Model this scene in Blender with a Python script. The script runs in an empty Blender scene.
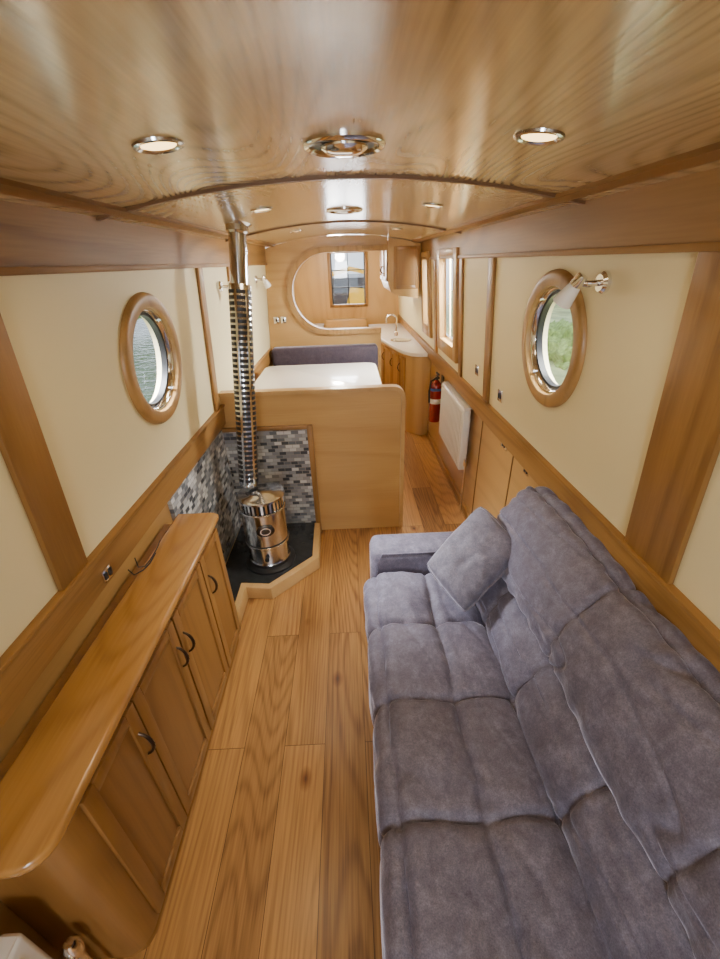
import bpy, bmesh, math, random
from mathutils import Vector, Matrix, noise
random.seed(4)
C = bpy.context.scene.collection
pi = math.pi

# ------------------------------------------------------------------ materials
def new_mat(name):
    m = bpy.data.materials.new(name); m.use_nodes = True
    nt = m.node_tree; nt.nodes.clear()
    out = nt.nodes.new('ShaderNodeOutputMaterial')
    b = nt.nodes.new('ShaderNodeBsdfPrincipled')
    nt.links.new(b.outputs[0], out.inputs[0])
    return m, nt, b
def N(nt, t, **kw):
    n = nt.nodes.new(t)
    for k, v in kw.items():
        if k.startswith('i_'):
            n.inputs[k[2:].replace('_', ' ')].default_value = v
        else: setattr(n, k, v)
    return n
def L(nt, a, b): nt.links.new(a, b)
def math_n(nt, op, a, b=None):
    n = N(nt, 'ShaderNodeMath', operation=op)
    for i, v in enumerate((a, b)):
        if v is None: continue
        if isinstance(v, (int, float)): n.inputs[i].default_value = v
        else: L(nt, v, n.inputs[i])
    return n.outputs[0]
def mixc(nt, fac, a, b, mode='MIX'):
    n = N(nt, 'ShaderNodeMix', data_type='RGBA', blend_type=mode)
    for sock, v in ((n.inputs[0], fac), (n.inputs[6], a), (n.inputs[7], b)):
        if isinstance(v, (int, float)): sock.default_value = v
        elif isinstance(v, tuple): sock.default_value = (*v, 1)
        else: L(nt, v, sock)
    return n.outputs[2]
def plain(name, col, rough=.5, metal=0, coat=0, bump=0, bscale=80, var=.08, spec=.5):
    m, nt, b = new_mat(name)
    tc = N(nt, 'ShaderNodeTexCoord')
    no = N(nt, 'ShaderNodeTexNoise', i_Scale=bscale, i_Detail=3.0)
    L(nt, tc.outputs['Object'], no.inputs['Vector'])
    c2 = tuple(max(0, min(1, c*(1-var*2))) for c in col)
    L(nt, mixc(nt, no.outputs['Fac'], tuple(min(1, c*(1+var)) for c in col), c2), b.inputs['Base Color'])
    b.inputs['Roughness'].default_value = rough
    b.inputs['Metallic'].default_value = metal
    b.inputs['Coat Weight'].default_value = coat
    b.inputs['Specular IOR Level'].default_value = spec
    if bump:
        bp = N(nt, 'ShaderNodeBump', i_Strength=bump, i_Distance=.002 if bump <= 1 else .05)
        L(nt, no.outputs['Fac'], bp.inputs['Height']); L(nt, bp.outputs[0], b.inputs['Normal'])
    return m
def wood(name, dark, light, axis='Y', rings=14, nscale=1.6, rough=.35, coat=.25, contrast=.5, stretch=.14, bump=.05, planks=None, base=.68, fine=1.1, phn=1.2, spread=.8, pvar=.6, spec=.5):
    m, nt, b = new_mat(name)
    tc = N(nt, 'ShaderNodeTexCoord'); vec = tc.outputs['Object']
    br = None
    if planks:
        sx = N(nt, 'ShaderNodeSeparateXYZ'); L(nt, vec, sx.inputs[0])
        cb = N(nt, 'ShaderNodeCombineXYZ'); L(nt, sx.outputs[1], cb.inputs[0]); L(nt, sx.outputs[0], cb.inputs[1])
        br = N(nt, 'ShaderNodeTexBrick', offset=.37, offset_frequency=2)
        br.inputs['Color1'].default_value = (0, 0, 0, 1); br.inputs['Color2'].default_value = (1, 1, 1, 1)
        br.inputs['Mortar'].default_value = (.5, .5, .5, 1)
        br.inputs['Scale'].default_value = 1; br.inputs['Mortar Size'].default_value = .0012
        br.inputs['Mortar Smooth'].default_value = .1
        br.inputs['Brick Width'].default_value = planks[0]; br.inputs['Row Height'].default_value = planks[1]
        L(nt, cb.outputs[0], br.inputs['Vector'])
        sc = N(nt, 'ShaderNodeVectorMath', operation='MULTIPLY'); L(nt, br.outputs['Color'], sc.inputs[0])
        sc.inputs[1].default_value = (17, 31, 11)
        ad = N(nt, 'ShaderNodeVectorMath', operation='ADD'); L(nt, vec, ad.inputs[0]); L(nt, sc.outputs[0], ad.inputs[1])
        vec = ad.outputs[0]
    s = [1, 1, 1]; s['XYZ'.index(axis)] = stretch
    mp = N(nt, 'ShaderNodeMapping'); mp.inputs['Scale'].default_value = s; L(nt, vec, mp.inputs[0])
    n1 = N(nt, 'ShaderNodeTexNoise', i_Scale=nscale, i_Detail=2.0, i_Roughness=.35, i_Distortion=.1)
    L(nt, mp.outputs[0], n1.inputs['Vector'])
    s2 = [1, 1, 1]; s2['XYZ'.index(axis)] = .035
    mp2 = N(nt, 'ShaderNodeMapping'); mp2.inputs['Scale'].default_value = s2; L(nt, vec, mp2.inputs[0])
    n2 = N(nt, 'ShaderNodeTexNoise', i_Scale=120.0, i_Detail=2.0); L(nt, mp2.outputs[0], n2.inputs['Vector'])
    n3 = N(nt, 'ShaderNodeTexNoise', i_Scale=2.5, i_Detail=2.0); L(nt, mp.outputs[0], n3.inputs['Vector'])
    ph = math_n(nt, 'ADD', math_n(nt, 'MULTIPLY', n1.outputs['Fac'], rings*6.28), math_n(nt, 'MULTIPLY', n2.outputs['Fac'], phn))
    sn = math_n(nt, 'SINE', ph)
    ls = math_n(nt, 'POWER', math_n(nt, 'ADD', math_n(nt, 'MULTIPLY', sn, .5), .5), 2.5)
    f = math_n(nt, 'SUBTRACT', base, math_n(nt, 'MULTIPLY', ls, .75*contrast))
    f = math_n(nt, 'ADD', f, math_n(nt, 'MULTIPLY', math_n(nt, 'SUBTRACT', n2.outputs['Fac'], .5), fine*contrast))
    f = math_n(nt, 'ADD', f, math_n(nt, 'MULTIPLY', math_n(nt, 'SUBTRACT', n3.outputs['Fac'], .5), spread))
    if br: f = math_n(nt, 'ADD', f, math_n(nt, 'MULTIPLY', math_n(nt, 'SUBTRACT', br.outputs['Color'], .5), pvar))
    cl = N(nt, 'ShaderNodeClamp'); L(nt, f, cl.inputs[0])
    col = mixc(nt, cl.outputs[0], dark, light)
    if br:
        mk = N(nt, 'ShaderNodeMapping'); mk.inputs['Scale'].default_value = (1, .6, .01); L(nt, vec, mk.inputs[0])
        vo = N(nt, 'ShaderNodeTexVoronoi', i_Scale=3.9); L(nt, mk.outputs[0], vo.inputs['Vector'])
        rp = N(nt, 'ShaderNodeValToRGB'); rp.color_ramp.elements[0].position = .015; rp.color_ramp.elements[0].color = (.10, .06, .05, 1)
        rp.color_ramp.elements[1].position = .13; rp.color_ramp.elements[1].color = (1, 1, 1, 1)
        x = rp.color_ramp.elements.new(.05); x.color = (.52, .38, .30, 1)
        L(nt, vo.outputs['Distance'], rp.inputs[0])
        col = mixc(nt, 1.0, col, rp.outputs[0], 'MULTIPLY')
        col = mixc(nt, br.outputs['Fac'], col, tuple(c*.4 for c in dark))
    L(nt, col, b.inputs['Base Color'])
    b.inputs['Roughness'].default_value = rough
    b.inputs['Specular IOR Level'].default_value = spec
    b.inputs['Coat Weight'].default_value = coat; b.inputs['Coat Roughness'].default_value = rough*.6
    bp = N(nt, 'ShaderNodeBump', i_Strength=bump*4, i_Distance=.0008)
    L(nt, cl.outputs[0], bp.inputs['Height']); L(nt, bp.outputs[0], b.inputs['Normal'])
    L(nt, bp.outputs[0], b.inputs['Coat Normal'])
    return m
def emis(name, col, st):
    m, nt, b = new_mat(name)
    b.inputs['Base Color'].default_value = (*col, 1)
    b.inputs['Emission Color'].default_value = (*col, 1); b.inputs['Emission Strength'].default_value = st
    return m
TD, TL = (.16, .073, .016), (.40, .21, .060)
M_trimY = wood('oak_trim_long', TD, TL, 'Y', rings=22, rough=.45, coat=0, contrast=.42, spec=.3)
M_trimZ = wood('oak_trim_upright', TD, TL, 'Z', rings=22, rough=.42, coat=.05, contrast=.42, spec=.4)
M_trimX = wood('oak_trim_cross', TD, TL, 'X', rings=22, rough=.42, coat=.05)
M_ring = wood('oak_porthole_ring', (.24, .125, .035), (.52, .305, .105), 'Z', rings=22, rough=.4, coat=.1, contrast=.4)
M_pale = wood('pale_oak_edging', (.40, .235, .08), (.62, .40, .165), 'Y', rings=9, rough=.35, contrast=.3)
M_beam = wood('oak_beam', (.10, .045, .013), (.20, .095, .03), 'X', rings=5, rough=.45, coat=0)
M_ceil = wood('oak_ceiling', (.23, .15, .058), (.62, .435, .20), 'Y', rings=85, nscale=1.25, rough=.26, coat=.7, contrast=.58, stretch=.26, bump=.05, base=.84, phn=.9, spread=.3, fine=1.3)
M_panelX = wood('oak_panel_wide', (.40, .22, .066), (.62, .39, .145), 'X', rings=14, rough=.33, contrast=.3)
M_panelZ = wood('oak_panel', (.42, .24, .075), (.64, .41, .16), 'Z', rings=14, rough=.33, contrast=.32)
M_panelY = wood('oak_panel_lower', (.28, .15, .042), (.48, .27, .088), 'Y', rings=14, rough=.3, contrast=.32)
M_top = wood('oak_worktop', (.27, .12, .028), (.54, .28, .075), 'Y', rings=36, rough=.22, coat=.6, contrast=.36)
M_door = wood('oak_door', (.15, .064, .015), (.31, .148, .038), 'Z', rings=22, rough=.32, contrast=.35)
M_gdoor = wood('oak_galley_door', (.20, .095, .026), (.42, .22, .066), 'Z', rings=22, rough=.32, contrast=.4)
M_floor = wood('oak_floor', (.135, .050, .012), (.54, .275, .082), 'Y', rings=66, nscale=1.8, rough=.40, coat=.22, contrast=.34, stretch=.10, planks=(1.7, .185), base=.66, phn=1.6, spread=.5, pvar=.62, fine=2.6)
M_cream = plain('cream_panel', (.84, .745, .45), .5, bscale=3, var=.02)
M_chrome = plain('chrome', (.86, .86, .87), .12, 1, var=.02)
M_brass = plain('polished_flue_steel', (.66, .68, .71), .16, 1, var=.12, bscale=12)
M_badge = plain('dark_oval_badge', (.10, .08, .06), .25, .8, var=.2, bscale=60)
M_dark = plain('black_iron', (.02, .02, .022), .4, .3)
M_slate = plain('black_slate', (.03, .032, .035), .22, bscale=20, var=.3)
M_white = plain('white_enamel', (.88, .87, .84), .25, coat=.4, var=.02)
M_wtop = plain('white_stone_worktop', (.90, .90, .87), .2, coat=.4, var=.04)
M_table = plain('pale_table_laminate', (.92, .90, .85), .2, coat=.5, var=.02)
M_red = plain('red_paint', (.28, .008, .006), .25, coat=.6)
M_blue = plain('blue_label', (.05, .12, .4), .4)
M_bronze = plain('dark_bronze', (.08, .055, .04), .3, .9)
M_cable = plain('black_cable', (.015, .015, .015), .5)
def fabric(name, a, b_, c):
    m, nt, b = new_mat(name)
    tc = N(nt, 'ShaderNodeTexCoord')
    n1 = N(nt, 'ShaderNodeTexNoise', i_Scale=14.0, i_Detail=12.0, i_Roughness=.88, i_Distortion=.15); L(nt, tc.outputs['Object'], n1.inputs['Vector'])
    n2 = N(nt, 'ShaderNodeTexNoise', i_Scale=300.0, i_Detail=2.0); L(nt, tc.outputs['Object'], n2.inputs['Vector'])
    r = N(nt, 'ShaderNodeValToRGB'); e = r.color_ramp.elements
    e[0].position = .33; e[0].color = (*a, 1); e[1].position = .69; e[1].color = (*c, 1)
    x = e.new(.51); x.color = (*b_, 1)
    L(nt, n1.outputs['Fac'], r.inputs[0])
    L(nt, mixc(nt, .6, r.outputs[0], n2.outputs['Fac'], 'SOFT_LIGHT'), b.inputs['Base Color'])
    b.inputs['Roughness'].default_value = .7
    b.inputs['Sheen Weight'].default_value = .9; b.inputs['Sheen Roughness'].default_value = .28
    b.inputs['Sheen Tint'].default_value = (.82, .80, .97, 1)
    n3 = N(nt, 'ShaderNodeTexNoise', i_Scale=14.0, i_Detail=5.0); L(nt, tc.outputs['Object'], n3.inputs['Vector'])
    h = math_n(nt, 'ADD', math_n(nt, 'MULTIPLY', n2.outputs['Fac'], .08), n3.outputs['Fac'])
    bp = N(nt, 'ShaderNodeBump', i_Strength=.42, i_Distance=.02); L(nt, h, bp.inputs['Height']); L(nt, bp.outputs[0], b.inputs['Normal'])
    return m
M_sofa = fabric('grey_velvet', (.074, .066, .100), (.142, .131, .184), (.26, .247, .325))
M_pillow = fabric('grey_velvet_pillow', (.078, .07, .10), (.145, .135, .18), (.25, .24, .30))
M_bench = fabric('aubergine_fabric', (.04, .028, .05), (.06, .046, .07), (.09, .075, .10))
def tiles(name, ax):
    m, nt, b = new_mat(name)
    tc = N(nt, 'ShaderNodeTexCoord'); sx = N(nt, 'ShaderNodeSeparateXYZ'); L(nt, tc.outputs['Object'], sx.inputs[0])
    cb = N(nt, 'ShaderNodeCombineXYZ'); L(nt, sx.outputs[ax], cb.inputs[0]); L(nt, sx.outputs[2], cb.inputs[1])
    br = N(nt, 'ShaderNodeTexBrick'); br.inputs['Color1'].default_value = (0, 0, 0, 1); br.inputs['Color2'].default_value = (1, 1, 1, 1)
    br.inputs['Scale'].default_value = 1; br.inputs['Mortar Size'].default_value = .0016
    br.inputs['Brick Width'].default_value = .052; br.inputs['Row Height'].default_value = .027
    L(nt, cb.outputs[0], br.inputs['Vector'])
    r = N(nt, 'ShaderNodeValToRGB'); r.color_ramp.interpolation = 'CONSTANT'; e = r.color_ramp.elements
    e[0].position = 0; e[0].color = (.07, .075, .088, 1); e[1].position = .16; e[1].color = (.22, .23, .25, 1)
    for p, c in ((.34, (.36, .37, .385)), (.48, (.14, .15, .17)), (.60, (.47, .48, .49)), (.74, (.27, .28, .30)), (.88, (.60, .61, .61))):
        x = e.new(p); x.color = (*c, 1)
    L(nt, br.outputs['Color'], r.inputs[0])
    L(nt, mixc(nt, br.outputs['Fac'], r.outputs[0], (.3, .29, .27)), b.inputs['Base Color'])
    b.inputs['Roughness'].default_value = .15
    return m
M_tileX, M_tileY = tiles('mosaic_tile_cross', 0), tiles('mosaic_tile_side', 1)
def glass(name):
    m = bpy.data.materials.new(name); m.use_nodes = True; nt = m.node_tree; nt.nodes.clear()
    o = nt.nodes.new('ShaderNodeOutputMaterial'); t = nt.nodes.new('ShaderNodeBsdfTransparent'); g = nt.nodes.new('ShaderNodeBsdfGlossy')
    g.inputs['Roughness'].default_value = .02; mx = nt.nodes.new('ShaderNodeMixShader'); mx.inputs[0].default_value = .06
    L(nt, t.outputs[0], mx.inputs[1]); L(nt, g.outputs[0], mx.inputs[2]); L(nt, mx.outputs[0], o.inputs[0]); return m
M_glass = glass('window_glass')
M_bulb = emis('warm_bulb', (1, .66, .26), 5)

# ------------------------------------------------------------------ mesh tools
class MB:
    def __init__(s): s.bm = bmesh.new()
    def _mi(s, faces, mi):
        for f in faces: f.material_index = mi
    def box(s, a0, a1, b0, b1, c0, c1, f=None, bev=0, mi=0, seg=2):
        f = f or (lambda a, b, c: (a, b, c))
        vs = [s.bm.verts.new(f(a, b, c)) for c in (c0, c1) for b in (b0, b1) for a in (a0, a1)]
        idx = ((0, 1, 3, 2), (4, 6, 7, 5), (0, 4, 5, 1), (2, 3, 7, 6), (0, 2, 6, 4), (1, 5, 7, 3))
        fs = [s.bm.faces.new([vs[i] for i in q]) for q in idx]; s._mi(fs, mi)
        if bev:
            es = list({e for q in fs for e in q.edges})
            bmesh.ops.bevel(s.bm, geom=es, offset=bev, segments=seg, profile=.5, affect='EDGES', clamp_overlap=True)
        return s
    def lathe(s, prof, M=None, seg=32, mi=0, closed=False):
        M = M or Matrix(); rings = []
        for r, z in prof:
            if r < 1e-6: rings.append([s.bm.verts.new(M @ Vector((0, 0, z)))])
            else: rings.append([s.bm.verts.new(M @ Vector((r*math.cos(2*pi*i/seg), r*math.sin(2*pi*i/seg), z))) for i in range(seg)])
        prs = list(zip(rings, rings[1:]))
        if closed: prs.append((rings[-1], rings[0]))
        for A, B in prs:
            for i in range(seg):
                j = (i+1) % seg
                if len(A) == 1 and len(B) == 1: continue
                if len(A) == 1: q = [A[0], B[i], B[j]]
                elif len(B) == 1: q = [A[i], A[j], B[0]]
                else: q = [A[i], A[j], B[j], B[i]]
                s.bm.faces.new(q).material_index = mi
        return s
    def tube(s, pts, r, seg=10, mi=0):
        pts = [Vector(p) for p in pts]; up = Vector((.13, .31, .94)); rings = []
        for i, p in enumerate(pts):
            t = (pts[min(i+1, len(pts)-1)]-pts[max(i-1, 0)]).normalized()
            a = t.cross(up).normalized(); b = t.cross(a)
            rr = r[i] if isinstance(r, list) else r
            rings.append([s.bm.verts.new(p+a*rr*math.cos(2*pi*k/seg)+b*rr*math.sin(2*pi*k/seg)) for k in range(seg)])
        for A, B in zip(rings, rings[1:]):
            for k in range(seg):
                s.bm.faces.new([A[k], A[(k+1) % seg], B[(k+1) % seg], B[k]]).material_index = mi
        s.bm.faces.new(rings[0]).material_index = mi; s.bm.faces.new(rings[-1]).material_index = mi
        return s
    def prism(s, poly, h0, h1, f=None, mi=0, rnd=0):
        f = f or (lambda a, b, c: (a, b, c))
        n = len(poly); P = [Vector(p) for p in poly]
        area = sum(P[i].x*P[(i+1) % n].y-P[(i+1) % n].x*P[i].y for i in range(n)); sg = 1 if area > 0 else -1
        def inset(d):
            out = []
            for i in range(n):
                e1 = (P[i]-P[i-1]).normalized(); e2 = (P[(i+1) % n]-P[i]).normalized()
                n1 = Vector((-e1.y, e1.x))*sg; n2 = Vector((-e2.y, e2.x))*sg
                m = (n1+n2); m = m/max(.3, m.dot(n1)) if m.length > 1e-6 else n1
                out.append(P[i]+m*d)
            return out
        if rnd: lay = [(rnd*(1-math.sin(a)), h0+rnd*(1-math.cos(a))) for a in (0, pi/6, pi/3, pi/2)]+[(rnd*(1-math.sin(a)), h1-rnd*(1-math.cos(a))) for a in (pi/2, pi/3, pi/6, 0)]
        else: lay = [(0, h0), (0, h1)]
        R = [[s.bm.verts.new(f(p.x, p.y, h)) for p in (inset(d) if d else P)] for d, h in lay]
        fs = [s.bm.faces.new(R[0]), s.bm.faces.new(R[-1])]
        for A, B in zip(R, R[1:]):
            for i in range(n): fs.append(s.bm.faces.new([A[i], A[(i+1) % n], B[(i+1) % n], B[i]]))
        s._mi(fs, mi); return s
    def strip(s, path, th, y0, y1, mi=0):   # ribbon in XZ, depth in Y
        P = [Vector((a, b)) for a, b in path]; io, oo = [], []
        for i, p in enumerate(P):
            t = (P[min(i+1, len(P)-1)]-P[max(i-1, 0)]).normalized(); n = Vector((-t.y, t.x))
            io.append(p-n*th/2); oo.append(p+n*th/2)
        R = [[s.bm.verts.new((q.x, y, q.y)) for q, y in ((a, y0), (b, y0), (b, y1), (a, y1))] for a, b in zip(io, oo)]
        for A, B in zip(R, R[1:]):
            for k in range(4): s.bm.faces.new([A[k], A[(k+1) % 4], B[(k+1) % 4], B[k]]).material_index = mi
        s.bm.faces.new(R[0]); s.bm.faces.new(R[-1]); return s
    def done(s, name, mats, parent=None, smooth=True, ang=38, kind=None, label=None, cat=None):
        bm = s.bm
        bmesh.ops.recalc_face_normals(bm, faces=bm.faces)
        if smooth:
            for f in bm.faces: f.smooth = True
            for e in bm.edges:
                if len(e.link_faces) == 2 and e.calc_face_angle(0) > math.radians(ang): e.smooth = False
        me = bpy.data.meshes.new(name); bm.to_mesh(me); bm.free()
        for m in (mats if isinstance(mats, (list, tuple)) else [mats]): me.materials.append(m)
        o = bpy.data.objects.new(name, me); C.objects.link(o)
        if parent: attach(o, parent)
        if kind: o['kind'] = kind
        if label: o['label'] = label
        if cat: o['category'] = cat
        return o
def attach(o, p):
    o.parent = p
    if p.type == 'EMPTY': o.matrix_parent_inverse = Matrix.Translation(-p.location)
def root(name, loc, label, cat=None, kind=None, group=None):
    e = bpy.data.objects.new(name, None); e.location = loc; e.empty_display_size = .1; C.objects.link(e)
    e['label'] = label
    if cat: e['category'] = cat
    if kind: e['kind'] = kind
    if group: e['group'] = group
    return e
def dup(r, d, loc_parent=None):
    c = r.copy(); C.objects.link(c)
    if loc_parent is None: c.location = r.location+Vector(d)
    else:
        c.parent = loc_parent; c.matrix_parent_inverse = r.matrix_parent_inverse.copy()
    for k in r.children: dup(k, d, c)
    return c
def Wf(side): return lambda y, z, n: (side*((.92-.0717*(z-.99))-n), y, z)
def wallM(side, y, z, n=0):   # local z -> into the room
    x = side*((.92-.0717*(z-.99))-n)
    zx = Vector((-side, 0, .0717*-1)).normalized()
    yx = Vector((0, 1, 0)); xx = yx.cross(zx).normalized()
    M = Matrix((xx, yx, zx)).transposed().to_4x4(); M.translation = (x, y, z); return M
def arc(cx, cz, r, a0, a1, n=10): return [(cx+r*math.cos(math.radians(a0+(a1-a0)*i/n)), cz+r*math.sin(math.radians(a0+(a1-a0)*i/n))) for i in range(n+1)]
def cz(x): return 2.20-.135*x*x
Y0, Y1 = -1.7, 7.6
tn = [0]
def trim(b, mat, label='oak trim strip', smooth=True):
    tn[0] += 1
    return b.done('trim_%d' % tn[0], mat, kind='structure', label=label, smooth=smooth)

# ------------------------------------------------------------------ shell
MB().box(-1.0, 1.0, Y0, Y1, -.06, 0).done('floor', M_floor, kind='structure', label='oak plank floor with knots and lively grain')
b = MB(); xs = [-.9+1.8*i/24 for i in range(25)]
b.prism([(x, cz(x)) for x in xs]+[(x, cz(x)+.05) for x in reversed(xs)], Y0, Y1, lambda a, z, y: (a, y, z))
b.done('ceiling', M_ceil, kind='structure', label='varnished oak veneer arched ceiling')
def cutout(obj, cutters):
    for c in cutters:
        m = obj.modifiers.new('b', 'BOOLEAN'); m.object = c; m.operation = 'DIFFERENCE'; m.solver = 'EXACT'
    bpy.context.view_layer.update()
    dg = bpy.context.evaluated_depsgraph_get(); me = bpy.data.meshes.new_from_object(obj.evaluated_get(dg))
    obj.modifiers.clear(); obj.data = me
    for c in cutters: bpy.data.objects.remove(c)
def wall_upper(side, name, rounds, rects):
    o = MB().box(Y0, Y1, .95, 2.13, -.08, 0, Wf(side)).done(name, M_cream, smooth=False, kind='structure', label='cream painted cabin side wall')
    cs = []
    for y, z, r in rounds: cs.append(MB().lathe([(0, -.2), (r, -.2), (r, .2), (0, .2)], wallM(side, y, z), 48).done('c', M_cream, smooth=False))
    for y0, y1, z0, z1 in rects: cs.append(MB().box(y0, y1, z0, z1, -.2, .2, Wf(side)).done('c', M_cream, smooth=False))
    cutout(o, cs)
RWIN = [(3.48, 4.02, 1.28, 1.98), (4.62, 4.92, 1.3, 1.98)]
wall_upper(-1, 'wall_left', [(1.88, 1.585, .218)], [])
wall_upper(1, 'wall_right', [(1.79, 1.62, .218)], RWIN)
MB().box(-1.0, -.95, Y0, Y1, 0, .97).done('wall_lower_left', M_panelY, kind='structure', label='oak lined lower side wall')
MB().box(.95, 1.0, Y0, Y1, 0, .97).done('wall_lower_right', M_panelY, kind='structure', label='oak lined lower side wall')
b = MB(); b.box(-1, -.45, Y0-.05, Y0, 0, 2.2).box(.45, 1, Y0-.05, Y0, 0, 2.2).box(-.45, .45, Y0-.05, Y0, 1.95, 2.2)
b.done('wall_back', M_panelZ, kind='structure', label='oak bulkhead with open doorway')
b = MB(); b.box(-1, -.26, Y1, Y1+.05, 0, 2.25).box(.34, 1, Y1, Y1+.05, 0, 2.25).box(-.26, .34, Y1, Y1+.05, 2.09, 2.25).box(-.26, .34, Y1, Y1+.05, 0, 1.29)
b.done('wall_front', M_panelZ, kind='structure', label='oak bulkhead around a glazed door')
for sd in (-1, 1):
    W = Wf(sd)
    trim(MB().box(Y0, Y1, .955, 1.085, -.03, .022, W, .004), M_trimY, 'oak gunwale rail along the cabin side')
    trim(MB().box(Y0, Y1, 1.085, 1.10, 0, .03, W, .003), M_trimY, 'oak bead on the gunwale rail')
    trim(MB().box(Y0, Y1, 1.965, 2.125, -.01, .012, W), M_trimY, 'oak cornice board under the ceiling', False)
    trim(MB().box(Y0, Y1, 1.945, 1.965, 0, .024, W, .003), M_trimY, 'oak bead beneath the cornice')
    p = [(sd*x, cz(x)-.006) for x in (.72, .735, .75, .765)]
    trim(MB().strip(p, .014, Y0, Y1), M_trimY, 'oak ceiling cover strip')
posts = {-1: [(.95, 1.085), (2.62, 2.70), (3.3, 3.36)], 1: [(.86, 1.07), (2.56, 2.66), (3.26, 3.34), (4.24, 4.34)]}
for sd in posts:
    for y0, y1 in posts[sd]:
        trim(MB().box(y0, y1, 1.09, 1.955, 0, .018, Wf(sd), .003), M_trimZ, 'upright oak post between wall panels')
for i, y in enumerate((1.65, 3.32, 5.4)):
    xs2 = [-.87+1.74*k/24 for k in range(25)]
    trim(MB().strip([(x, cz(x)-.004) for x in xs2], .010, y-.012, y+.012), M_beam, 'slim dark oak strip curved across the ceiling')
for y in (1.55, 2.15, 2.75): trim(MB().box(.945, .951, y-.004, y+.004, .1, .95), M_beam, 'dark joint between lower panels')
for sd in (-1, 1):
    MB().box(sd*.95, sd*.93, 1.9 if sd > 0 else 2.82, 4.7, 0, .07, None, .004).done('baseboard_'+('left' if sd < 0 else 'right'), M_trimY, kind='structure', label='oak skirting board')

b = MB(); b.box(-.949, .355, 2.77, 2.81, 0, 1.165)
b.done('wall_dinette', M_panelX, kind='structure', label='half-height oak panel behind the stove')
path = [(-.91, 1.168)]+arc(.30, 1.098, .07, 90, 0, 8)+[(.37, 0)]
trim(MB().strip(path, .028, 2.755, 2.825), M_pale, 'rounded oak capping on the half-height panel')
op = [(.38, 1.25)]+[(-.2+.415*math.cos(math.radians(a)), 1.66-.41*math.sin(math.radians(a))) for a in range(90, 271, 9)]+[(.45, 2.07)]
poly = [(-.949, 0), (.38, 0)]+op+[(.45, cz(.45)-.004)]+[(x, cz(x)-.004) for x in (.3, .15, 0, -.15, -.3, -.45, -.6, -.75)]+[(-.84, 2.09), (-.9, 1.2), (-.918, .99), (-.949, .95)]
MB().prism(poly, 4.9, 4.94, lambda a, z, y: (a, y, z)).done('wall_galley', M_panelX, smooth=False, kind='structure', label='oak bulkhead with rounded opening to the galley')
trim(MB().strip(op, .055, 4.86, 4.97), M_ring, 'thick curved oak lining of the galley opening')

# ------------------------------------------------------------------ windows
wn = [0]
def round_window(side, y, z, label):
    wn[0] += 1
    M = wallM(side, y, z)
    r = root('window_%d' % wn[0], M.translation, label, kind='structure')
    MB().lathe([(.220, -.075), (.220, .018), (.223, .023), (.228, .025), (.264, .025), (.272, .022), (.279, .014), (.281, .001), (.220, .001)], M, 72).done('wooden_surround', M_ring, r, ang=35)
    MB().lathe([(.219, -.03), (.219, -.004), (.212, .002), (.204, -.002), (.200, -.03)], M, 72, closed=True).done('metal_frame', M_chrome, r, ang=60)
    MB().lathe([(.200, -.045), (.200, -.016), (.190, -.018), (.190, -.045)], M, 72, closed=True).done('rubber_seal', M_dark, r)
    MB().lathe([(0, -.032), (.192, -.032)], M, 64).done('glass_pane', M_glass, r)
    for a in (40, 140, 270):
        p = Vector((.209*math.cos(math.radians(a)), .209*math.sin(math.radians(a)), 0))
        MB().lathe([(0, .012), (.008, .012), (.008, -.01), (0, -.01)], M @ Matrix.Translation(p), 12).done('clamp_screw', M_chrome, r)
round_window(-1, 1.88, 1.585, 'round porthole with wide turned oak surround, water outside')
round_window(1, 1.79, 1.62, 'round porthole with wide turned oak surround, greenery outside')
for y0, y1, z0, z1 in RWIN:
    wn[0] += 1; W = Wf(1)
    r = root('window_%d' % wn[0], W((y0+y1)/2, z0, 0), 'rectangular side window in an oak frame', kind='structure')
    b = MB()
    for q in ((y0-.10, y0+.01, z0-.10, z1+.04), (y1-.01, y1+.10, z0-.10, z1+.04), (y0, y1, z0-.10, z0+.01), (y0, y1, z1-.01, z1+.04)): b.box(*q, -.07, .03, W, .004)
    b.done('wooden_frame', M_ring, r)
    b = MB(); w = .02
    for q in ((y0+.01, y0+.01+w, z0+.01, z1-.01), (y1-.01-w, y1-.01, z0+.01, z1-.01), (y0, y1, z0+.01, z0+.01+w), (y0, y1, z1-.01-w, z1-.01)): b.box(*q, -.06, -.03, W)
    b.done('metal_frame', M_chrome, r)
    MB().box(y0+.015, y1-.015, z0+.015, z1-.015, -.05, -.046, W).done('glass_pane', M_glass, r)
wn[0] += 1
r = root('window_%d' % wn[0], (.04, 7.6, 1.29), 'glazed door light with dark glazing bars and oak frame', kind='structure')
b = MB()
for q in ((-.29, -.245, 1.26, 2.12), (.325, .37, 1.26, 2.12), (-.27, .35, 1.26, 1.305), (-.27, .35, 2.075, 2.12)): b.box(q[0], q[1], 7.57, 7.65, q[2], q[3], None, .004)
b.done('wooden_frame', M_trimZ, r)
b = MB(); b.box(.032, .048, 7.6, 7.62, 1.3, 2.08).box(-.25, .33, 7.6, 7.62, 1.56, 1.575).box(-.25, .33, 7.6, 7.62, 1.82, 1.835).box(-.245, -.22, 7.6, 7.62, 1.3, 2.08).box(.305, .325, 7.6, 7.62, 1.3, 2.08)
b.done('glazing_bar', M_dark, r)
MB().box(-.24, .32, 7.625, 7.629, 1.3, 2.08).done('glass_pane', M_glass, r)

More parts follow.
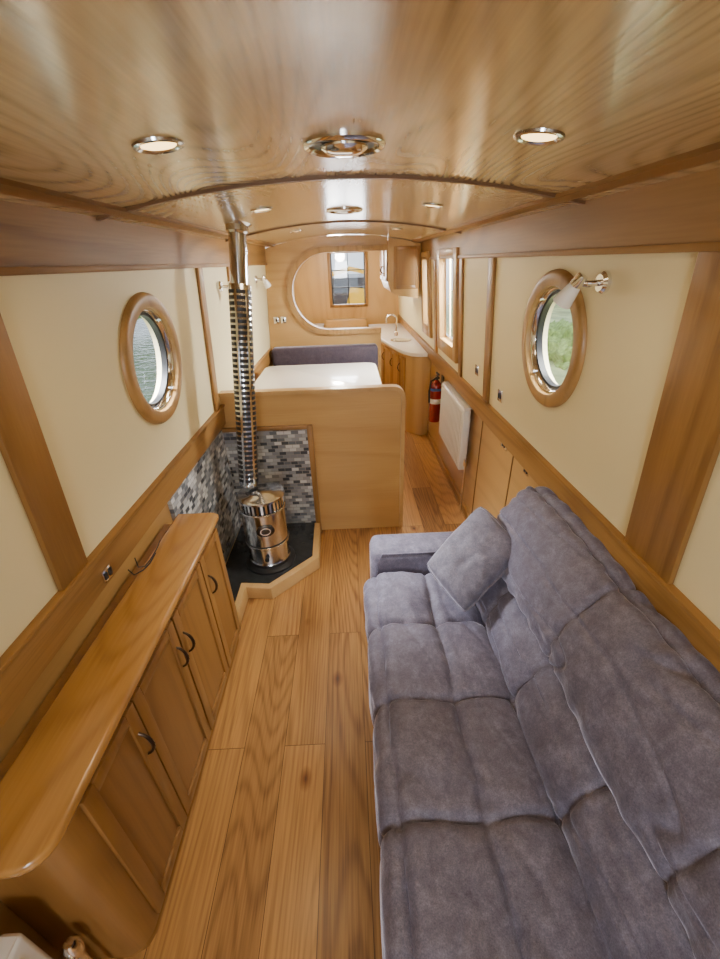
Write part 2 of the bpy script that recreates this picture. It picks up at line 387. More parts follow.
# ------------------------------------------------------------------ ceiling fittings
def lathe_at(prof, loc, tilt=(0, 0, 0), seg=32):
    M = Matrix.Translation(loc) @ Matrix.Rotation(tilt[0], 4, 'X') @ Matrix.Rotation(tilt[1], 4, 'Y')
    return MB().lathe(prof, M, seg)
ld = bpy.data.lights.new('downlight_glow', 'SPOT'); ld.energy = 15; ld.color = (1, .78, .50); ld.spot_size = math.radians(150); ld.spot_blend = 1; ld.shadow_soft_size = .12
def downlight(sx, y):
    x = sx*.405+.022; z = cz(x)
    tl = (0, math.atan(.27*x))
    r = root('recessed_downlight', (x, y, z), 'lit recessed downlight with polished bezel in the ceiling', 'light', group='recessed ceiling downlights')
    lathe_at([(.053, 0), (.052, -.005), (.046, -.007), (.038, -.004), (.034, .0)], (x, y, z), tl).done('bezel', M_brass, r)
    lathe_at([(0, -.0025), (.037, -.0025), (.037, -.001), (0, -.001)], (x, y, z), tl).done('bulb', M_bulb, r)
    l = bpy.data.objects.new('glow', ld); C.objects.link(l); l.location = (x, y, z-.03); attach(l, r)
    return r
base = {s: downlight(s, 1.10) for s in (-1, 1)}
for y in (2.3, 3.85, 5.9):
    for s in (-1, 1): dup(base[s], (0, y-1.10, 0))
def vent(y):
    z = cz(0)
    r = root('ceiling_vent', (0.01, y, z), 'round polished chrome mushroom ceiling vent', 'vent', group='mushroom ceiling vents')
    P = (.01, y, z)
    lathe_at([(.100, .0), (.100, -.005), (.096, -.010), (.090, -.012), (.084, -.008), (.082, 0)], P, seg=48).done('flange', M_chrome, r)
    lathe_at([(0, -.001), (.083, -.001), (.083, .0), (0, .0)], P).done('dark_gap', M_dark, r)
    lathe_at([(0, -.024), (.020, -.0235), (.036, -.021), (.048, -.016), (.056, -.010), (.057, -.006), (0, -.004)], P, seg=48).done('dial', M_chrome, r)
    return r
v = vent(1.24); dup(v, (0, 1.4, 0))

# ------------------------------------------------------------------ low cabinet
def shaker(parent, f, a0, a1, b0, b1, t=.02, w=.045, hnd=None, mat=None, label=None):
    mat = mat or M_gdoor
    b = MB()
    b.box(a0, a0+w, b0, b1, 0, t, f, .003).box(a1-w, a1, b0, b1, 0, t, f, .003)
    b.box(a0+w, a1-w, b0, b0+w, 0, t, f, .003).box(a0+w, a1-w, b1-w, b1, 0, t, f, .003)
    b.box(a0+w-.002, a1-w+.002, b0+w-.002, b1-w+.002, 0, t*.35, f)
    d = b.done('door', mat, parent)
    if hnd:
        ha, hb, ln = hnd; pts = []
        for i in range(13):
            u = i/12; pts.append(f(ha, hb-ln/2+ln*u, t+.03*math.sin(pi*u)**.6-.002))
        MB().tube(pts, [.004+.0025*math.sin(pi*i/12) for i in range(13)], 8).done('handle', M_bronze, d, label='dark bronze bow handle')
    return d
FX = -.705
cab = root('low_cabinet', (-.82, 1.07, 0), 'long low oak cabinet with framed doors along the cabin side', 'cabinet')
body = [(-.945, 1.69), (FX, 1.69), (FX, .50)]+[(FX-.07+.07*math.cos(math.radians(a)), .50-.07*math.sin(math.radians(a))) for a in range(10, 91, 10)]+[(-.945, .43)]
MB().prism(body, .07, .835).done('carcass', M_door, cab)
MB().prism([(-.945, 1.68), (-.72, 1.68), (-.72, .50), (-.735, .465), (-.78, .445), (-.945, .445)], 0, .07).done('plinth', M_trimY, cab)
f = lambda a, b_, n: (FX+n, a, b_)
for (a0, a1, h) in ((.515, .775, .745), (.78, 1.09, 1.06), (1.10, 1.41, 1.13), (1.42, 1.68, 1.455)):
    shaker(cab, f, a0, a1, .10, .81, t=.014, hnd=(h, .645, .11), mat=M_door)
top = [(-.89, 1.73), (-.715, 1.73)]+[(-.715+.038*math.cos(math.radians(a)), 1.692+.038*math.sin(math.radians(a))) for a in (60, 30, 0)]+[(-.677, .44)]+[(-.747+.07*math.cos(math.radians(a)), .44-.07*math.sin(math.radians(a))) for a in range(15, 91, 15)]+[(-.89, .37)]
MB().prism(top, .840, .872, rnd=.012).done('cabinet_worktop', M_top, label='long oak shelf top with rounded ends over the low cabinet', cat='worktop')
cb = root('power_cable', (-.86, 1.3, .872), 'thin black cables lying on the oak worktop', 'cable')
for k, pp in enumerate(([(-.885, 1.30, .94), (-.878, 1.29, .90), (-.872, 1.32, .876), (-.868, 1.38, .876), (-.873, 1.45, .876), (-.882, 1.50, .876)], [(-.886, 1.24, .93), (-.878, 1.25, .895), (-.870, 1.30, .876), (-.860, 1.34, .876), (-.864, 1.41, .876)])):
    MB().tube(pp, .0022, 8).done('cable', M_cable, cb)
def socket(side, y, z, n=0, w=.07, h=.07, label='small chrome wall socket plate'):
    W = Wf(side)
    g = lambda a, b_, c: W(a, b_, c) if z > .97 else (side*(.95-c), a, b_)
    r = root('wall_socket', g(y, z, n), label, 'socket')
    MB().box(y-w/2, y+w/2, z-h/2, z+h/2, n, n+.008, g, .002).done('face_plate', M_chrome, r)
    for dy in (-.014, .014): MB().box(y+dy-.008, y+dy+.008, z-.014, z+.014, n+.008, n+.012, g, .001).done('rocker_switch', M_dark, r)
socket(-1, 1.14, 1.0, .022, .05, .05)
socket(1, 2.36, 1.21); socket(1, 2.30, .915, 0, .09, .05); socket(1, 1.95, .915, 0, .06, .05); socket(1, 2.85, 1.25)
# ------------------------------------------------------------------ hearth, tiles
HZ = .10
H = root('stove_hearth', (-.6, 2.3, 0), 'raised angled black slate hearth slab with pale oak edging', 'hearth')
hp = [(-.945, 1.74), (-.735, 1.74), (-.735, 2.02), (-.57, 2.0), (-.275, 2.29), (-.29, 2.735), (-.945, 2.735)]
MB().prism(hp, 0, HZ, rnd=.006).done('oak_edging', M_pale, H)
hp2 = [(-.925, 1.80), (-.775, 1.80), (-.775, 2.065), (-.588, 2.045), (-.322, 2.31), (-.335, 2.73), (-.925, 2.73)]
MB().prism(hp2, HZ, HZ+.006).done('slate_slab', M_slate, H)
MB().box(-.928, -.325, 2.750, 2.769, .02, .90).done('tile_splashback', M_tileX, label='grey, white and black mosaic tiles behind the stove', cat='tiling')
MB().box(-.9495, -.928, 1.78, 2.748, HZ+.008, .94).done('tile_splashback', M_tileY, label='grey mosaic tiles on the cabin side beside the stove', cat='tiling')
trim(MB().box(-.325, -.285, 2.737, 2.769, 0, .93, None, .004), M_trimZ, 'upright oak edge of the tiled area')
trim(MB().box(-.93, -.325, 2.74, 2.769, .90, .93, None, .004), M_trimX, 'oak strip above the tiles')
sx_, sy_ = -.612, 2.29
S0 = HZ+.006
S = root('cylindrical_stove', (sx_, sy_, S0), 'polished steel cylindrical cabin stove with black base on the hearth', 'stove')
T = Matrix.Translation((sx_, sy_, S0)) @ Matrix.Diagonal((1.04, 1.04, 1.08, 1))
MB().lathe([(0, 0), (.165, 0), (.165, .014), (.150, .024), (.136, .028), (.134, .045), (0, .045)], T, 40).done('base', M_dark, S)
MB().lathe([(.132, .045), (.136, .05), (.130, .06), (.129, .16), (.136, .168), (.142, .172), (.142, .184), (.137, .188), (.138, .40), (.145, .406), (.145, .418), (.138, .424), (.0, .424)], T, 48).done('barrel', M_brass, S)
for zz in (.165, .395): MB().lathe([(.1385, zz+.02), (.1400, zz+.021), (.1400, zz+.029), (.1385, zz+.03)], T, 48).done('dark_band', M_dark, S)
MB().lathe([(.122, .424), (.122, .49), (0, .49)], T, 40).done('firebox_ring', M_dark, S)
b = MB()
for k in range(32):
    a = 2*pi*k/32; b.box(-.007, .007, .120, .136, .424, .49, (lambda A: lambda x, y, z: tuple(T @ Matrix.Rotation(A, 4, 'Z') @ Vector((x, y, z))))(a))
b.done('slotted_collar', M_chrome, S)
MB().lathe([(0, .515), (.07, .515), (.078, .509), (.127, .508), (.146, .502), (.146, .489), (.12, .486), (0, .486)], T, 48).done('lid', M_brass, S)
D = T @ Matrix.Rotation(math.radians(12), 4, 'Z') @ Matrix.Translation((0, -.138, .315)) @ Matrix.Rotation(math.radians(90), 4, 'X') @ Matrix.Diagonal((1, .75, 1, 1))
MB().lathe([(.052, -.012), (.056, .002), (.050, .006), (0, .008)], D, 28).done('oval_badge', M_badge, S)
MB().lathe([(.030, .006), (.033, .011), (.027, .011), (.026, .006)], D, 24, closed=True).done('badge_ring', M_chrome, S)
D2 = T @ Matrix.Rotation(math.radians(5), 4, 'Z') @ Matrix.Translation((0, -.130, .11)) @ Matrix.Rotation(math.radians(90), 4, 'X')
MB().lathe([(0, .03), (.014, .028), (.016, .02), (.007, .012), (.007, -.01)], D2, 18).done('control_knob', M_dark, S)
# flue
F0, F1 = Vector((-.695, 2.355, S0+.5565)), Vector((-.575, 2.60, 2.150))
FR = root('stove_flue', F0, 'tall straight polished steel flue with louvred heat guard', 'flue')
ax = (F1-F0).normalized(); ln = (F1-F0).length
FM = Matrix.Translation(F0) @ ax.to_track_quat('Z', 'Y').to_matrix().to_4x4()
MB().lathe([(.0, .012), (.048, .012), (.048, ln), (0, ln)], FM, 28).done('pipe', M_brass, FR)
zend = ln-.30
b = MB(); pt = .031
b.lathe([(.050, .03), (.060, .03), (.062, .034), (.062, zend-.004), (.060, zend), (.050, zend)], FM, 36)
z = .048
while z < zend-.03:
    for k in range(6):
        a = 2*pi*k/6+.25; h = .80; nn = 5
        lo = [b.bm.verts.new(FM @ Vector((.0629*math.cos(a-h/2+h*i/nn), .0629*math.sin(a-h/2+h*i/nn), z))) for i in range(nn+1)]
        hi = [b.bm.verts.new(FM @ Vector((.0629*math.cos(a-h/2+h*i/nn), .0629*math.sin(a-h/2+h*i/nn), z+.019))) for i in range(nn+1)]
        for i in range(nn): b.bm.faces.new([lo[i], lo[i+1], hi[i+1], hi[i]]).material_index = 1
    z += pt
b.done('heat_guard', [M_brass, M_dark], FR, ang=30)
MB().lathe([(.050, ln-.05), (.060, ln-.04), (.060, ln-.012), (.08, ln-.002), (.05, ln)], FM, 28).done('ceiling_collar', M_brass, FR)
MB().lathe([(.0, .012), (.056, .012), (.056, .022), (.052, .035), (.048, .04)], FM, 28).done('flue_socket', M_brass, FR)

# ------------------------------------------------------------------ dinette
TB = root('dinette_table', (-.28, 3.45, .15), 'pale laminate dining table with rounded corners', 'table')
def rrect(x0, x1, y0, y1, r, n=6):
    p = []
    for cx, cy, a in ((x1-r, y1-r, 0), (x0+r, y1-r, 90), (x0+r, y0+r, 180), (x1-r, y0+r, 270)):
        p += [(cx+r*math.cos(math.radians(a+90*i/n)), cy+r*math.sin(math.radians(a+90*i/n))) for i in range(n+1)]
    return p
MB().prism(rrect(-.80, .25, 2.95, 4.0, .10), 1.045, 1.085, rnd=.004).done('table_top', M_table, TB)
MB().prism(rrect(-.806, .256, 2.944, 4.006, .105), 1.04, 1.072).done('oak_lipping', M_pale, TB)
MB().lathe([(0, .152), (.16, .152), (.16, .165), (.035, .18), (.035, 1.0), (.14, 1.02), (.14, 1.04), (0, 1.04)], Matrix.Translation((-.28, 3.47, 0)), 24).done('pedestal', M_chrome, TB)
MB().box(-.93, .34, 2.83, 4.86, 0, .15, None, .005).done('dinette_plinth', M_panelX, label='raised oak floor plinth under the dinette', cat='platform')
for (y0, y1, by0, by1, lab) in ((4.15, 4.84, 4.68, 4.85, 'dinette bench with aubergine upholstered back against the galley bulkhead'), (2.83, 3.15, 2.83, 2.93, 'dinette bench with aubergine upholstery behind the half-height panel')):
    BB = root('dinette_bench', (-.28, (y0+y1)/2, .15), lab, 'bench')
    MB().box(-.88, .30, y0+.02, y1, .15, .62, None, .005).done('bench_base', M_panelX, BB)
    MB().box(-.87, .31, y0, y1, .62, .76, None, .035, seg=4).done('seat_cushion', M_bench, BB)
    MB().box(-.87, .33, by0, by1, .78, 1.12, None, .04, seg=4).done('back_cushion', M_bench, BB)

# ------------------------------------------------------------------ galley
cpts = [(.94, 4.72), (.82, 4.72), (.72, 4.78), (.65, 4.90), (.59, 5.10), (.53, 5.40), (.46, 5.8), (.40, 6.3), (.36, 6.7), (.35, 7.3)]
GU = root('galley_base_unit', (.8, 5.9, 0), 'curved oak galley base unit with framed doors', 'cabinet')
cin = [(x+.03, y+.02) for x, y in cpts[:-1]]+[(.38, 7.3)]; cin[0] = (.945, 4.75)
MB().prism(cin+[(.945, 7.3)], 0, .96).done('carcass', M_panelZ, GU)
for i in range(3, 7):
    A, B = Vector(cin[i]), Vector(cin[i+1]); t = (B-A).normalized(); n = Vector((-t.y, t.x)); l = (B-A).length
    if n.x > 0: n = -n
    shaker(GU, (lambda A, t, n: lambda a, b_, c: (A.x+t.x*a+n.x*c, A.y+t.y*a+n.y*c, b_))(A, t, n), .01, l-.01, .1, .92, .012, .035, (l-.05, .78, .1), M_gdoor)
MB().prism(cpts+[(.945, 7.3)], .962, 1.005, rnd=.008).done('galley_worktop', M_wtop, label='white stone curved galley worktop', cat='worktop')
GL = root('galley_side_unit', (-.65, 6.3, 0), 'oak galley unit under the opposite cabin side', 'cabinet')
MB().box(-.94, -.42, 5.2, 7.4, 0, 1.0).done('carcass', M_panelZ, GL)
fl = lambda a, b_, n: (-.42+n, a, b_)
for k in range(4): shaker(GL, fl, 5.22+k*.54, 5.74+k*.54, .1, .95, hnd=(5.7+k*.54, .8, .1))
MB().box(-.915, -.40, 5.18, 7.42, 1.002, 1.035, None, .006).done('galley_worktop', M_wtop, label='white worktop on the galley side unit', cat='worktop')
UC = root('wall_cupboard', (.68, 5.4, 1.55), 'oak galley wall cupboard with shaped underside', 'cupboard')
up = [(.82, 1.56), (.56, 1.60), (.50, 1.64), (.47, 1.72), (.47, cz(.47)-.005), (.65, cz(.65)-.005), (.82, cz(.82)-.01)]
MB().prism(up, 5.0, 5.9, lambda a, z, y: (a, y, z)).done('carcass', M_panelZ, UC, smooth=False)
shaker(UC, lambda a, b_, n: (.47-n, a, b_), 5.01, 5.44, 1.74, 2.14, hnd=(5.4, 1.85, .08)); shaker(UC, lambda a, b_, n: (.47-n, a, b_), 5.46, 5.89, 1.74, 2.14, hnd=(5.5, 1.85, .08))
shaker(UC, lambda a, b_, n: (a, 5.0-n, b_), .53, .81, 1.66, 2.08, .01, .035)
TP = root('galley_tap', (.68, 6.0, 1.005), 'chrome swan-neck mixer tap on the white worktop', 'tap')
MB().lathe([(0, 0), (.028, 0), (.024, .05), (.014, .06), (0, .06)], Matrix.Translation((.68, 6.0, 1.006)), 16).done('tap_body', M_chrome, TP)
MB().tube([(.68, 6.0, 1.055), (.68, 6.0, 1.22)]+[(.61+.07*math.cos(math.radians(a)), 6.0, 1.22+.07*math.sin(math.radians(a))) for a in range(15, 181, 15)]+[(.54, 6.0, 1.18)], .011, 10).done('spout', M_chrome, TP)
SK = root('galley_sink', (.62, 5.7, 1.005), 'small stainless inset sink in the white worktop', 'sink')
MB().lathe([(.14, .0), (.14, .006), (.125, .006), (.11, .001), (0, .001)], Matrix.Translation((.70, 5.62, 1.006)), 32).done('sink_bowl', M_chrome, SK)
for k in range(3):
    r = root('cabin_step', (-.02, 7.2+k*.13, k*.36), 'oak step up to the glazed end door', 'step', group='oak steps')
    MB().box(-.38, .33, 6.95+k*.2, 7.15+k*.2 if k < 2 else 7.58, 0, (k+1)*.36, None, .006).done('tread', M_panelX, r)

# ------------------------------------------------------------------ radiators, extinguisher, lamps
def radiator(side, y0, y1, z0, z1, xw, label):
    g = lambda a, b_, c: (side*(xw-c), a, b_)
    r = root('panel_radiator', g((y0+y1)/2, z0, 0), label, 'radiator')
    b = MB(); b.box(y0, y1, z0, z1, .025, .085, g, .014, seg=3)
    n = int((y1-y0)/.045)
    for k in range(n):
        yc = y0+.03+(k+.5)*(y1-y0-.06)/n; b.box(yc-.011, yc+.011, z0+.03, z1-.03, .085, .091, g, .003)
    b.done('panel', M_white, r)
    for yc in (y0+.1, y1-.1): MB().box(yc-.02, yc+.02, z0+.1, z1-.1, .002, .027, g).done('bracket', M_white, r)
    MB().box(y0+.01, y1-.01, z1, z1+.010, .003, .08, g, .003).done('top_grille', M_white, r)
    yv = y0-.03 if side > 0 else y1+.025
    b = MB(); b.tube([g(yv, .0 if side > 0 else .005, .04), g(yv, z0+.06, .04)], .008, 8)
    b.tube([g(yv, z0+.05, .04), g(y0+.01 if side > 0 else y1-.01, z0+.05, .04)], .010, 8)
    b.lathe([(0, 0), (.018, 0), (.02, .03), (.014, .06), (0, .065)], Matrix.Translation(g(yv, z0+.06, .04)), 14)
    b.done('valve', M_chrome, r)
radiator(1, 2.96, 3.78, .40, .92, .948, 'white ribbed panel radiator on the lower cabin side')
radiator(-1, -.5, .36, .16, .60, .90, 'white panel radiator with chrome valve beside the low cabinet')
LV = root('radiator_valve', (-.80, .385, 0), 'chrome lockshield valve and pipe rising from the floor', 'valve')
MB().tube([(-.80, .385, .0), (-.80, .385, .36)], .009, 10).done('pipe', M_chrome, LV)
MB().lathe([(0, .33), (.016, .33), (.02, .35), (.02, .385), (.012, .40), (0, .402)], Matrix.Translation((-.80, .385, 0)), 18).done('valve_head', M_chrome, LV)
MB().tube([(-.80, .385, .35), (-.80, .34, .35)], .012, 10).done('union_nut', M_chrome, LV)
FE = root('fire_extinguisher', (.884, 4.1, .42), 'red fire extinguisher with white and blue label hung on the wall', 'extinguisher')
E = Matrix.Translation((.884, 4.1, .42))
MB().lathe([(0, 0), (.054, 0), (.060, .012), (.060, .36), (.052, .40), (.025, .43), (.018, .44), (0, .44)], E, 28).done('cylinder_body', M_red, FE)
MB().lathe([(.0605, .20), (.0612, .201), (.0612, .25), (.0605, .251)], E, 28).done('label_band', M_white, FE)
MB().lathe([(.0606, .335), (.0614, .336), (.0614, .360), (.0606, .361)], E, 28).done('colour_band', M_blue, FE)
MB().box(.940, .949, 4.06, 4.14, .5, .9).done('wall_bracket', M_dark, FE)
b = MB(); b.tube([(.884, 4.1, .85), (.884, 4.1, .90)], .014, 10); b.box(.874, .894, 4.0, 4.12, .895, .91, None, .003).box(.874, .894, 4.01, 4.12, .925, .938, None, .003)
b.done('valve_lever', M_dark, FE)
MB().tube([(.87, 4.08, .88), (.82, 4.05, .86), (.805, 4.05, .76), (.81, 4.05, .64)], .010, 10).done('hose', M_dark, FE)
def lamp(side, y, z, label):
    M = wallM(side, y, z)
    r = root('wall_reading_lamp', M.translation, label, 'lamp')
    MB().lathe([(0, 0), (.034, 0), (.034, .012), (.026, .022), (0, .022)], M, 24).done('wall_plate', M_chrome, r)
    P = lambda a, u, n: tuple(M @ Vector((0, a, n)) + Vector((0, 0, u)))
    MB().tube([P(0, 0, .02), P(0, 0, .06), P(.02, .004, .075)], .010, 12).done('arm', M_chrome, r)
    c = Vector(P(.02, .004, .085)); d = Vector((-side*.35, .5, -.95)).normalized()
    Q = Matrix.Translation(c) @ d.to_track_quat('Z', 'Y').to_matrix().to_4x4()
    MB().lathe([(0, -.03), (.018, -.028), (.022, 0), (.020, .012), (0, .012)], Q, 20).done('lamp_holder', M_chrome, r)
    MB().lathe([(.020, .005), (.024, .02), (.034, .075), (.032, .076), (.018, .02)], Q, 24).done('lamp_shade', M_white, r)
lamp(1, 1.46, 1.865, 'small chrome reading lamp with white glass shade')
lamp(-1, 3.05, 1.83, 'small chrome reading lamp with white glass shade on the cabin side')
lamp(-1, 4.3, 1.83, 'small chrome reading lamp with white glass shade near the bulkhead')
for x in (-.80, -.72):
    r = root('wall_socket', (x, 4.9, 1.39), 'small chrome switch plate on the oak bulkhead', 'socket', group='switch plates on the bulkhead')
    MB().box(x-.03, x+.03, 4.89, 4.9, 1.36, 1.43, None, .002).done('face_plate', M_chrome, r)
    MB().box(x-.008, x+.008, 4.886, 4.89, 1.38, 1.41, None, .001).done('rocker_switch', M_dark, r)

# ------------------------------------------------------------------ sofa
def resample(P, n):
    P = [Vector(p) for p in P]; d = [0]
    for a, b_ in zip(P, P[1:]): d.append(d[-1]+(b_-a).length)
    out = []
    for i in range(n+1):
        s = d[-1]*i/n; k = 0
        while k < len(d)-2 and d[k+1] < s: k += 1
        u = (s-d[k])/(d[k+1]-d[k]); out.append(P[k].lerp(P[k+1], u))
    for _ in range(5):
        out = [out[0]]+[(out[i-1]+out[i]*2+out[i+1])/4 for i in range(1, len(out)-1)]+[out[-1]]
    return out, d[-1]
def puff_f(v, seams, crease, w, bulge):
    dmin = min(abs(v-s) for s in seams); val = -crease*math.exp(-(dmin/w)**1.2)
    for a, b_ in zip(seams, seams[1:]):
        if a <= v <= b_: u = (v-a)/(b_-a); val += bulge*(4*u*(1-u))**.6
    return val
def quilt(name, prof, tseams, y0, y1, yseams, parent, mat, nt_=90, dy=.008, seed=0, cr=.016, bu=.02, ycr=.014, ybu=.016, fold=.004):
    P, ln_ = resample(prof, nt_); ny = int((y1-y0)/dy); bm = bmesh.new(); rows = []
    nr = []
    for i in range(len(P)):
        t = (P[min(i+1, nt_)]-P[max(i-1, 0)]).normalized(); nr.append(Vector((-t.y, t.x)))
    ts = [t*ln_ for t in tseams]
    for j in range(ny+1):
        y = y0+(y1-y0)*j/ny; row = []
        e = min(1, min(y-y0, y1-y)/.05); edge = math.sqrt(max(0, 1-(1-e)**2))
        for i, p in enumerate(P):
            s = i/nt_*ln_
            wob = .012*noise.noise(Vector((y*4, seed*1.7, 0))); wob2 = .012*noise.noise(Vector((s*5, seed*2.3, 3)))
            d = puff_f(s+wob, ts, cr, .013, bu)+puff_f(y+wob2, yseams, ycr, .011, ybu)
            d += noise.noise(Vector((p.x*6+seed, y*4, p.y*6)))*.009+noise.noise(Vector((p.x*15, y*8+seed, p.y*15)))*.005-(1-edge)*.05
            dm = min(abs(y+wob2-q) for q in yseams); dt = min(abs(s+wob-q) for q in ts)
            d += fold*math.exp(-dm/.06)*math.sin(s*55+seed*3+5*noise.noise(Vector((s*6, y*6, seed))))
            d += fold*math.exp(-dt/.06)*math.sin(y*48+seed*3+6*noise.noise(Vector((s*6, y*5, seed+5))))
            r_ = noise.noise(Vector((s*7+y*1.5, y*1.6-s*2, seed+11))); d -= fold*1.8*math.exp(-(r_/.045)**2)
            row.append(bm.verts.new((p.x+nr[i].x*d, y, p.y+nr[i].y*d)))
        rows.append(row)
    for A, B in zip(rows, rows[1:]):
        for i in range(nt_): bm.faces.new([A[i], A[i+1], B[i+1], B[i]])
        bm.faces.new([A[-1], A[0], B[0], B[-1]])
    bm.faces.new(rows[0]); bm.faces.new(rows[-1])
    m = MB(); m.bm.free(); m.bm = bm
    return m.done(name, mat, parent, ang=80)
SF = root('sofa_bed', (.48, .75, 0), 'deep quilted grey velvet sofa bed against the cabin side', 'sofa')
ys = [-.21, .18, .565, .945, 1.31, 1.665]
seat = [(.66, .20), (.12, .18), (.075, .20), (.055, .30), (.055, .44), (.075, .482), (.12, .49), (.35, .485), (.50, .478), (.58, .46), (.64, .42)]
quilt('seat', seat, [.0, .38, .61, .79, .945, 1.0], -.21, 1.665, ys, SF, M_sofa, 150, cr=.021, bu=.018, ycr=.018, ybu=.013, fold=.003)
back1 = [(.93, .30), (.66, .35), (.595, .42), (.585, .475), (.605, .545), (.645, .615), (.695, .665), (.76, .69), (.88, .68)]
quilt('lower_back_cushion', back1, [0, .42, .82, 1.0], -.21, 1.655, ys, SF, M_sofa, 100, seed=4, cr=.016, bu=.025, ycr=.014, ybu=.010, fold=.005)
back2 = [(.90, .60), (.77, .62), (.695, .650), (.668, .695), (.682, .765), (.725, .86), (.775, .955), (.81, .995), (.842, 1.005), (.872, .99), (.888, .95), (.895, .85)]
quilt('upper_back_cushion', back2, [0, .29, .78, 1.0], -.21, 1.645, [-.21, .35, .945, 1.645], SF, M_sofa, 120, seed=9, cr=.018, bu=.036, ycr=.014, ybu=.010, fold=.006)
MB().box(.07, .875, 1.68, 1.88, .06, .60, None, .05, seg=5).done('armrest', M_sofa, SF, ang=60)
b = MB(); b.tube([(.10, 1.688, .09), (.10, 1.684, .50), (.13, 1.688, .587), (.85, 1.688, .587)], .005, 8); b.done('armrest_piping', M_sofa, SF)
MB().box(.09, .87, -.19, 1.66, .06, .30, None, .01).done('base_frame', M_dark, SF)
for x in (.14, .82):
    for y in (-.12, 1.74): MB().lathe([(0, 0), (.02, 0), (.026, .062), (0, .062)], Matrix.Translation((x, y, 0)), 14).done('foot', M_dark, SF)
# pillow
bm = bmesh.new(); n = 28
K = [Vector(p) for p in ((.475, 1.29, .575), (.735, 1.42, .785), (.615, 1.645, .865), (.355, 1.525, .635))]   # bottom, right, top, left
off = Vector((-.018, -.025, .030)); K = [k+off for k in K]
cc = sum(K, Vector())/4; K = [cc+(k-cc)*1.12 for k in K]
ctr = sum(K, Vector())/4; ez = (K[1]-K[3]).cross(K[2]-K[0]).normalized()
def bil(u, v): return K[0]*(1-u)*(1-v)+K[1]*u*(1-v)+K[2]*u*v+K[3]*(1-u)*v
def psh(u, v_):
    k = 1-.09*abs(u*v_)**3
    return u*(1-.04*(1-v_*v_))*k, v_*(1-.04*(1-u*u))*k
for sgn in (1, -1):
    G = []
    for i in range(n+1):
        row = []
        for j in range(n+1):
            u, v_ = -1+2*i/n, -1+2*j/n
            th = .085*(max(0, (1-u*u))*max(0, (1-v_*v_)))**.38*sgn
            th += .006*noise.noise(Vector((u*4, v_*4, 7)))*(1-u*u)*(1-v_*v_)*2
            uu, vv = psh(u, v_)
            row.append(bm.verts.new(bil((uu+1)/2, (vv+1)/2)+ez*(th+.012*noise.noise(Vector((u*2, v_*2, 0))))))
        G.append(row)
    for i in range(n):
        for j in range(n): bm.faces.new([G[i][j], G[i+1][j], G[i+1][j+1], G[i][j+1]])
bmesh.ops.remove_doubles(bm, verts=bm.verts, dist=.0045)
PR = root('throw_pillow', ctr-Vector((0, 0, .2)), 'square grey velvet scatter cushion leaning in the sofa corner', 'pillow')
m = MB(); m.bm.free(); m.bm = bm; m.done('pillow_body', M_pillow, PR, ang=80)
pp = []
for i in range(4):
    A, B = ((-1, -1), (1, -1), (1, 1), (-1, 1))[i], ((1, -1), (1, 1), (-1, 1), (-1, -1))[i]
    for k in range(12):
        u = A[0]+(B[0]-A[0])*k/12; v_ = A[1]+(B[1]-A[1])*k/12
        uu, vv = psh(u, v_); pp.append(bil((uu+1)/2, (vv+1)/2)+ez*.012*noise.noise(Vector((u*2, v_*2, 0))))
pp.append(pp[0]); MB().tube(pp, .005, 6).done('piping', M_pillow, PR)

# ------------------------------------------------------------------ outside
M_grass = plain('grass', (.34, .40, .20), .9, bscale=2.5, var=.5)
M_leaf = plain('foliage', (.22, .33, .09), .8, bscale=22, var=.5)
M_water = plain('canal_water', (.10, .14, .10), .10, bscale=3.5, var=.4, bump=1.5, spec=.4)
MB().box(1.6, 14, -8, 22, -.1, .55).done('grass_bank', M_grass, kind='structure', label='grassy canal bank outside')
MB().box(-14, 1.6, -8, 22, -.4, -.12).done('canal_water', M_water, label='still canal water beside the boat', cat='water', kind='stuff')
def hedge(x, y0, y1, h, z0=.3, w=1.2, name='hedge', lab='leafy green hedge along the canal'):
    bm = bmesh.new(); rows = []
    for j in range(241):
        y = y0+(y1-y0)*j/240; row = []
        for i in range(41):
            a = pi*i/40; k = 1+.3*noise.noise(Vector((a*2, y*1.3, x)))+.16*noise.noise(Vector((a*7, y*5, x)))+.12*noise.noise(Vector((a*19, y*14, x)))
            row.append(bm.verts.new((x+w*math.cos(a)*k, y, z0+h*math.sin(a)*k)))
        rows.append(row)
    for A, B in zip(rows, rows[1:]):
        for i in range(40): bm.faces.new([A[i], A[i+1], B[i+1], B[i]])
    m = MB(); m.bm.free(); m.bm = bm; m.done(name, M_leaf, label=lab, cat='hedge', kind='stuff', ang=180)
hedge(8, -4, 16, 1.7); hedge(-9, -6, 20, 3.2)
hedge(3.4, 5.5, 9, .45, .5, .4, 'bush', 'low leafy bushes growing on the canal bank')
MBt = root('moored_boat', (.2, 11, -.12), 'dark blue moored canal boat with yellow trim seen outside', 'boat')
MB().prism([(-1.0, -.12), (1.2, -.12), (1.25, .9), (1.0, 1.62), (-.7, 1.62), (-1.05, .9)], 10.5, 14, lambda a, z, y: (a, y, z)).done('cabin', plain('dark_boat_paint', (.03, .04, .06), .3), MBt)
yel = plain('yellow_paint', (.9, .5, .02), .4)
MB().prism([(-.76, 1.64), (.1, 1.86), (1.06, 1.64), (1.06, 1.56), (.1, 1.76), (-.76, 1.56)], 10.42, 10.5, lambda a, z, y: (a, y, z)).done('roof_edge', yel, MBt)
MB().prism([(.0, 1.05), (.55, 1.05), (.45, 1.38), (.1, 1.42)], 10.46, 10.5, lambda a, z, y: (a, y, z)).done('painted_panel', yel, MBt)

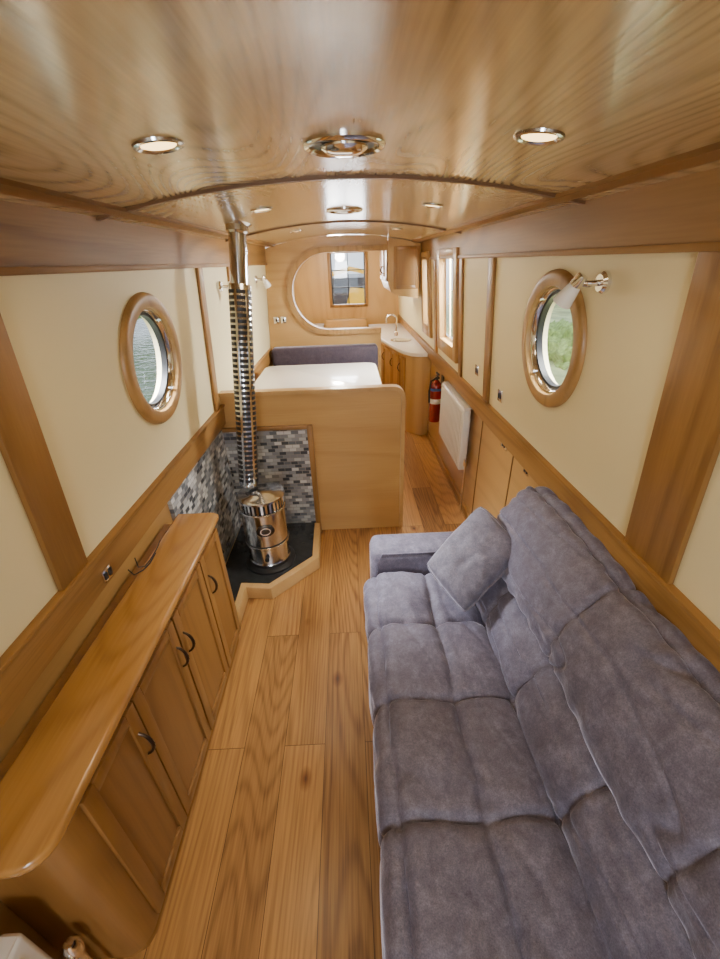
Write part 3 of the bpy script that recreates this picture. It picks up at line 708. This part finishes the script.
# ------------------------------------------------------------------ lights
w = bpy.data.worlds.new('World'); bpy.context.scene.world = w; w.use_nodes = True
bg = w.node_tree.nodes['Background']; bg.inputs[0].default_value = (.80, .89, 1, 1); bg.inputs[1].default_value = 2.1
def area(name, loc, target, sx, sy, e, col):
    l = bpy.data.lights.new(name, 'AREA'); l.shape = 'RECTANGLE'; l.size = sx; l.size_y = sy; l.energy = e; l.color = col
    o = bpy.data.objects.new(name, l); C.objects.link(o); o.location = loc
    o.rotation_euler = (Vector(target)-Vector(loc)).to_track_quat('-Z', 'Y').to_euler()
    return o
area('doorway_daylight', (-.15, -1.6, 1.7), (.75, 1.0, .5), .5, .6, 30, (.95, .97, 1))
area('side_window_daylight', (1.25, 3.8, 1.95), (-.3, 3.6, 1.0), .8, .6, 240, (1, .98, .94))
area('porthole_daylight_water_side', (-2.0, 1.9, 2.7), (-.9, 1.88, 1.6), 1.2, 1.2, 1100, (.95, .97, 1))
area('porthole_daylight_bank_side', (2.0, 1.8, 2.7), (.9, 1.79, 1.63), 1.2, 1.2, 450, (.98, 1, .95))
area('galley_window_daylight', (.04, 7.75, 1.7), (0, 4, 1.2), .55, .7, 20, (.95, .97, 1))
pl = bpy.data.lights.new('galley_fill_light', 'POINT'); pl.energy = 60; pl.color = (1, .91, .78); pl.shadow_soft_size = .1  # added fill light with no visible fitting, brightens the far galley
po = bpy.data.objects.new('galley_fill_light', pl); C.objects.link(po); po.location = (-.1, 6.0, 2.05)
s = bpy.data.lights.new('sun', 'SUN'); s.energy = 4; s.angle = .05; so = bpy.data.objects.new('sun', s); C.objects.link(so); so.rotation_euler = (math.radians(35), math.radians(10), 0)

# ------------------------------------------------------------------ camera
cam = bpy.data.cameras.new('camera'); co = bpy.data.objects.new('camera', cam); C.objects.link(co)
cam.sensor_fit = 'VERTICAL'; cam.sensor_height = 36; cam.sensor_width = 27; cam.lens = 405/959*36; cam.clip_start = .02
fwd = Vector((.0143, .8805, -.4741)).normalized(); rt = Vector((.9996, -.0326, -.0305)); rt = (rt-fwd*rt.dot(fwd)).normalized(); up_ = rt.cross(fwd)
M = Matrix((rt, up_, -fwd)).transposed().to_4x4(); M.translation = (0, 0, 1.95)
co.matrix_world = M
bpy.context.scene.camera = co
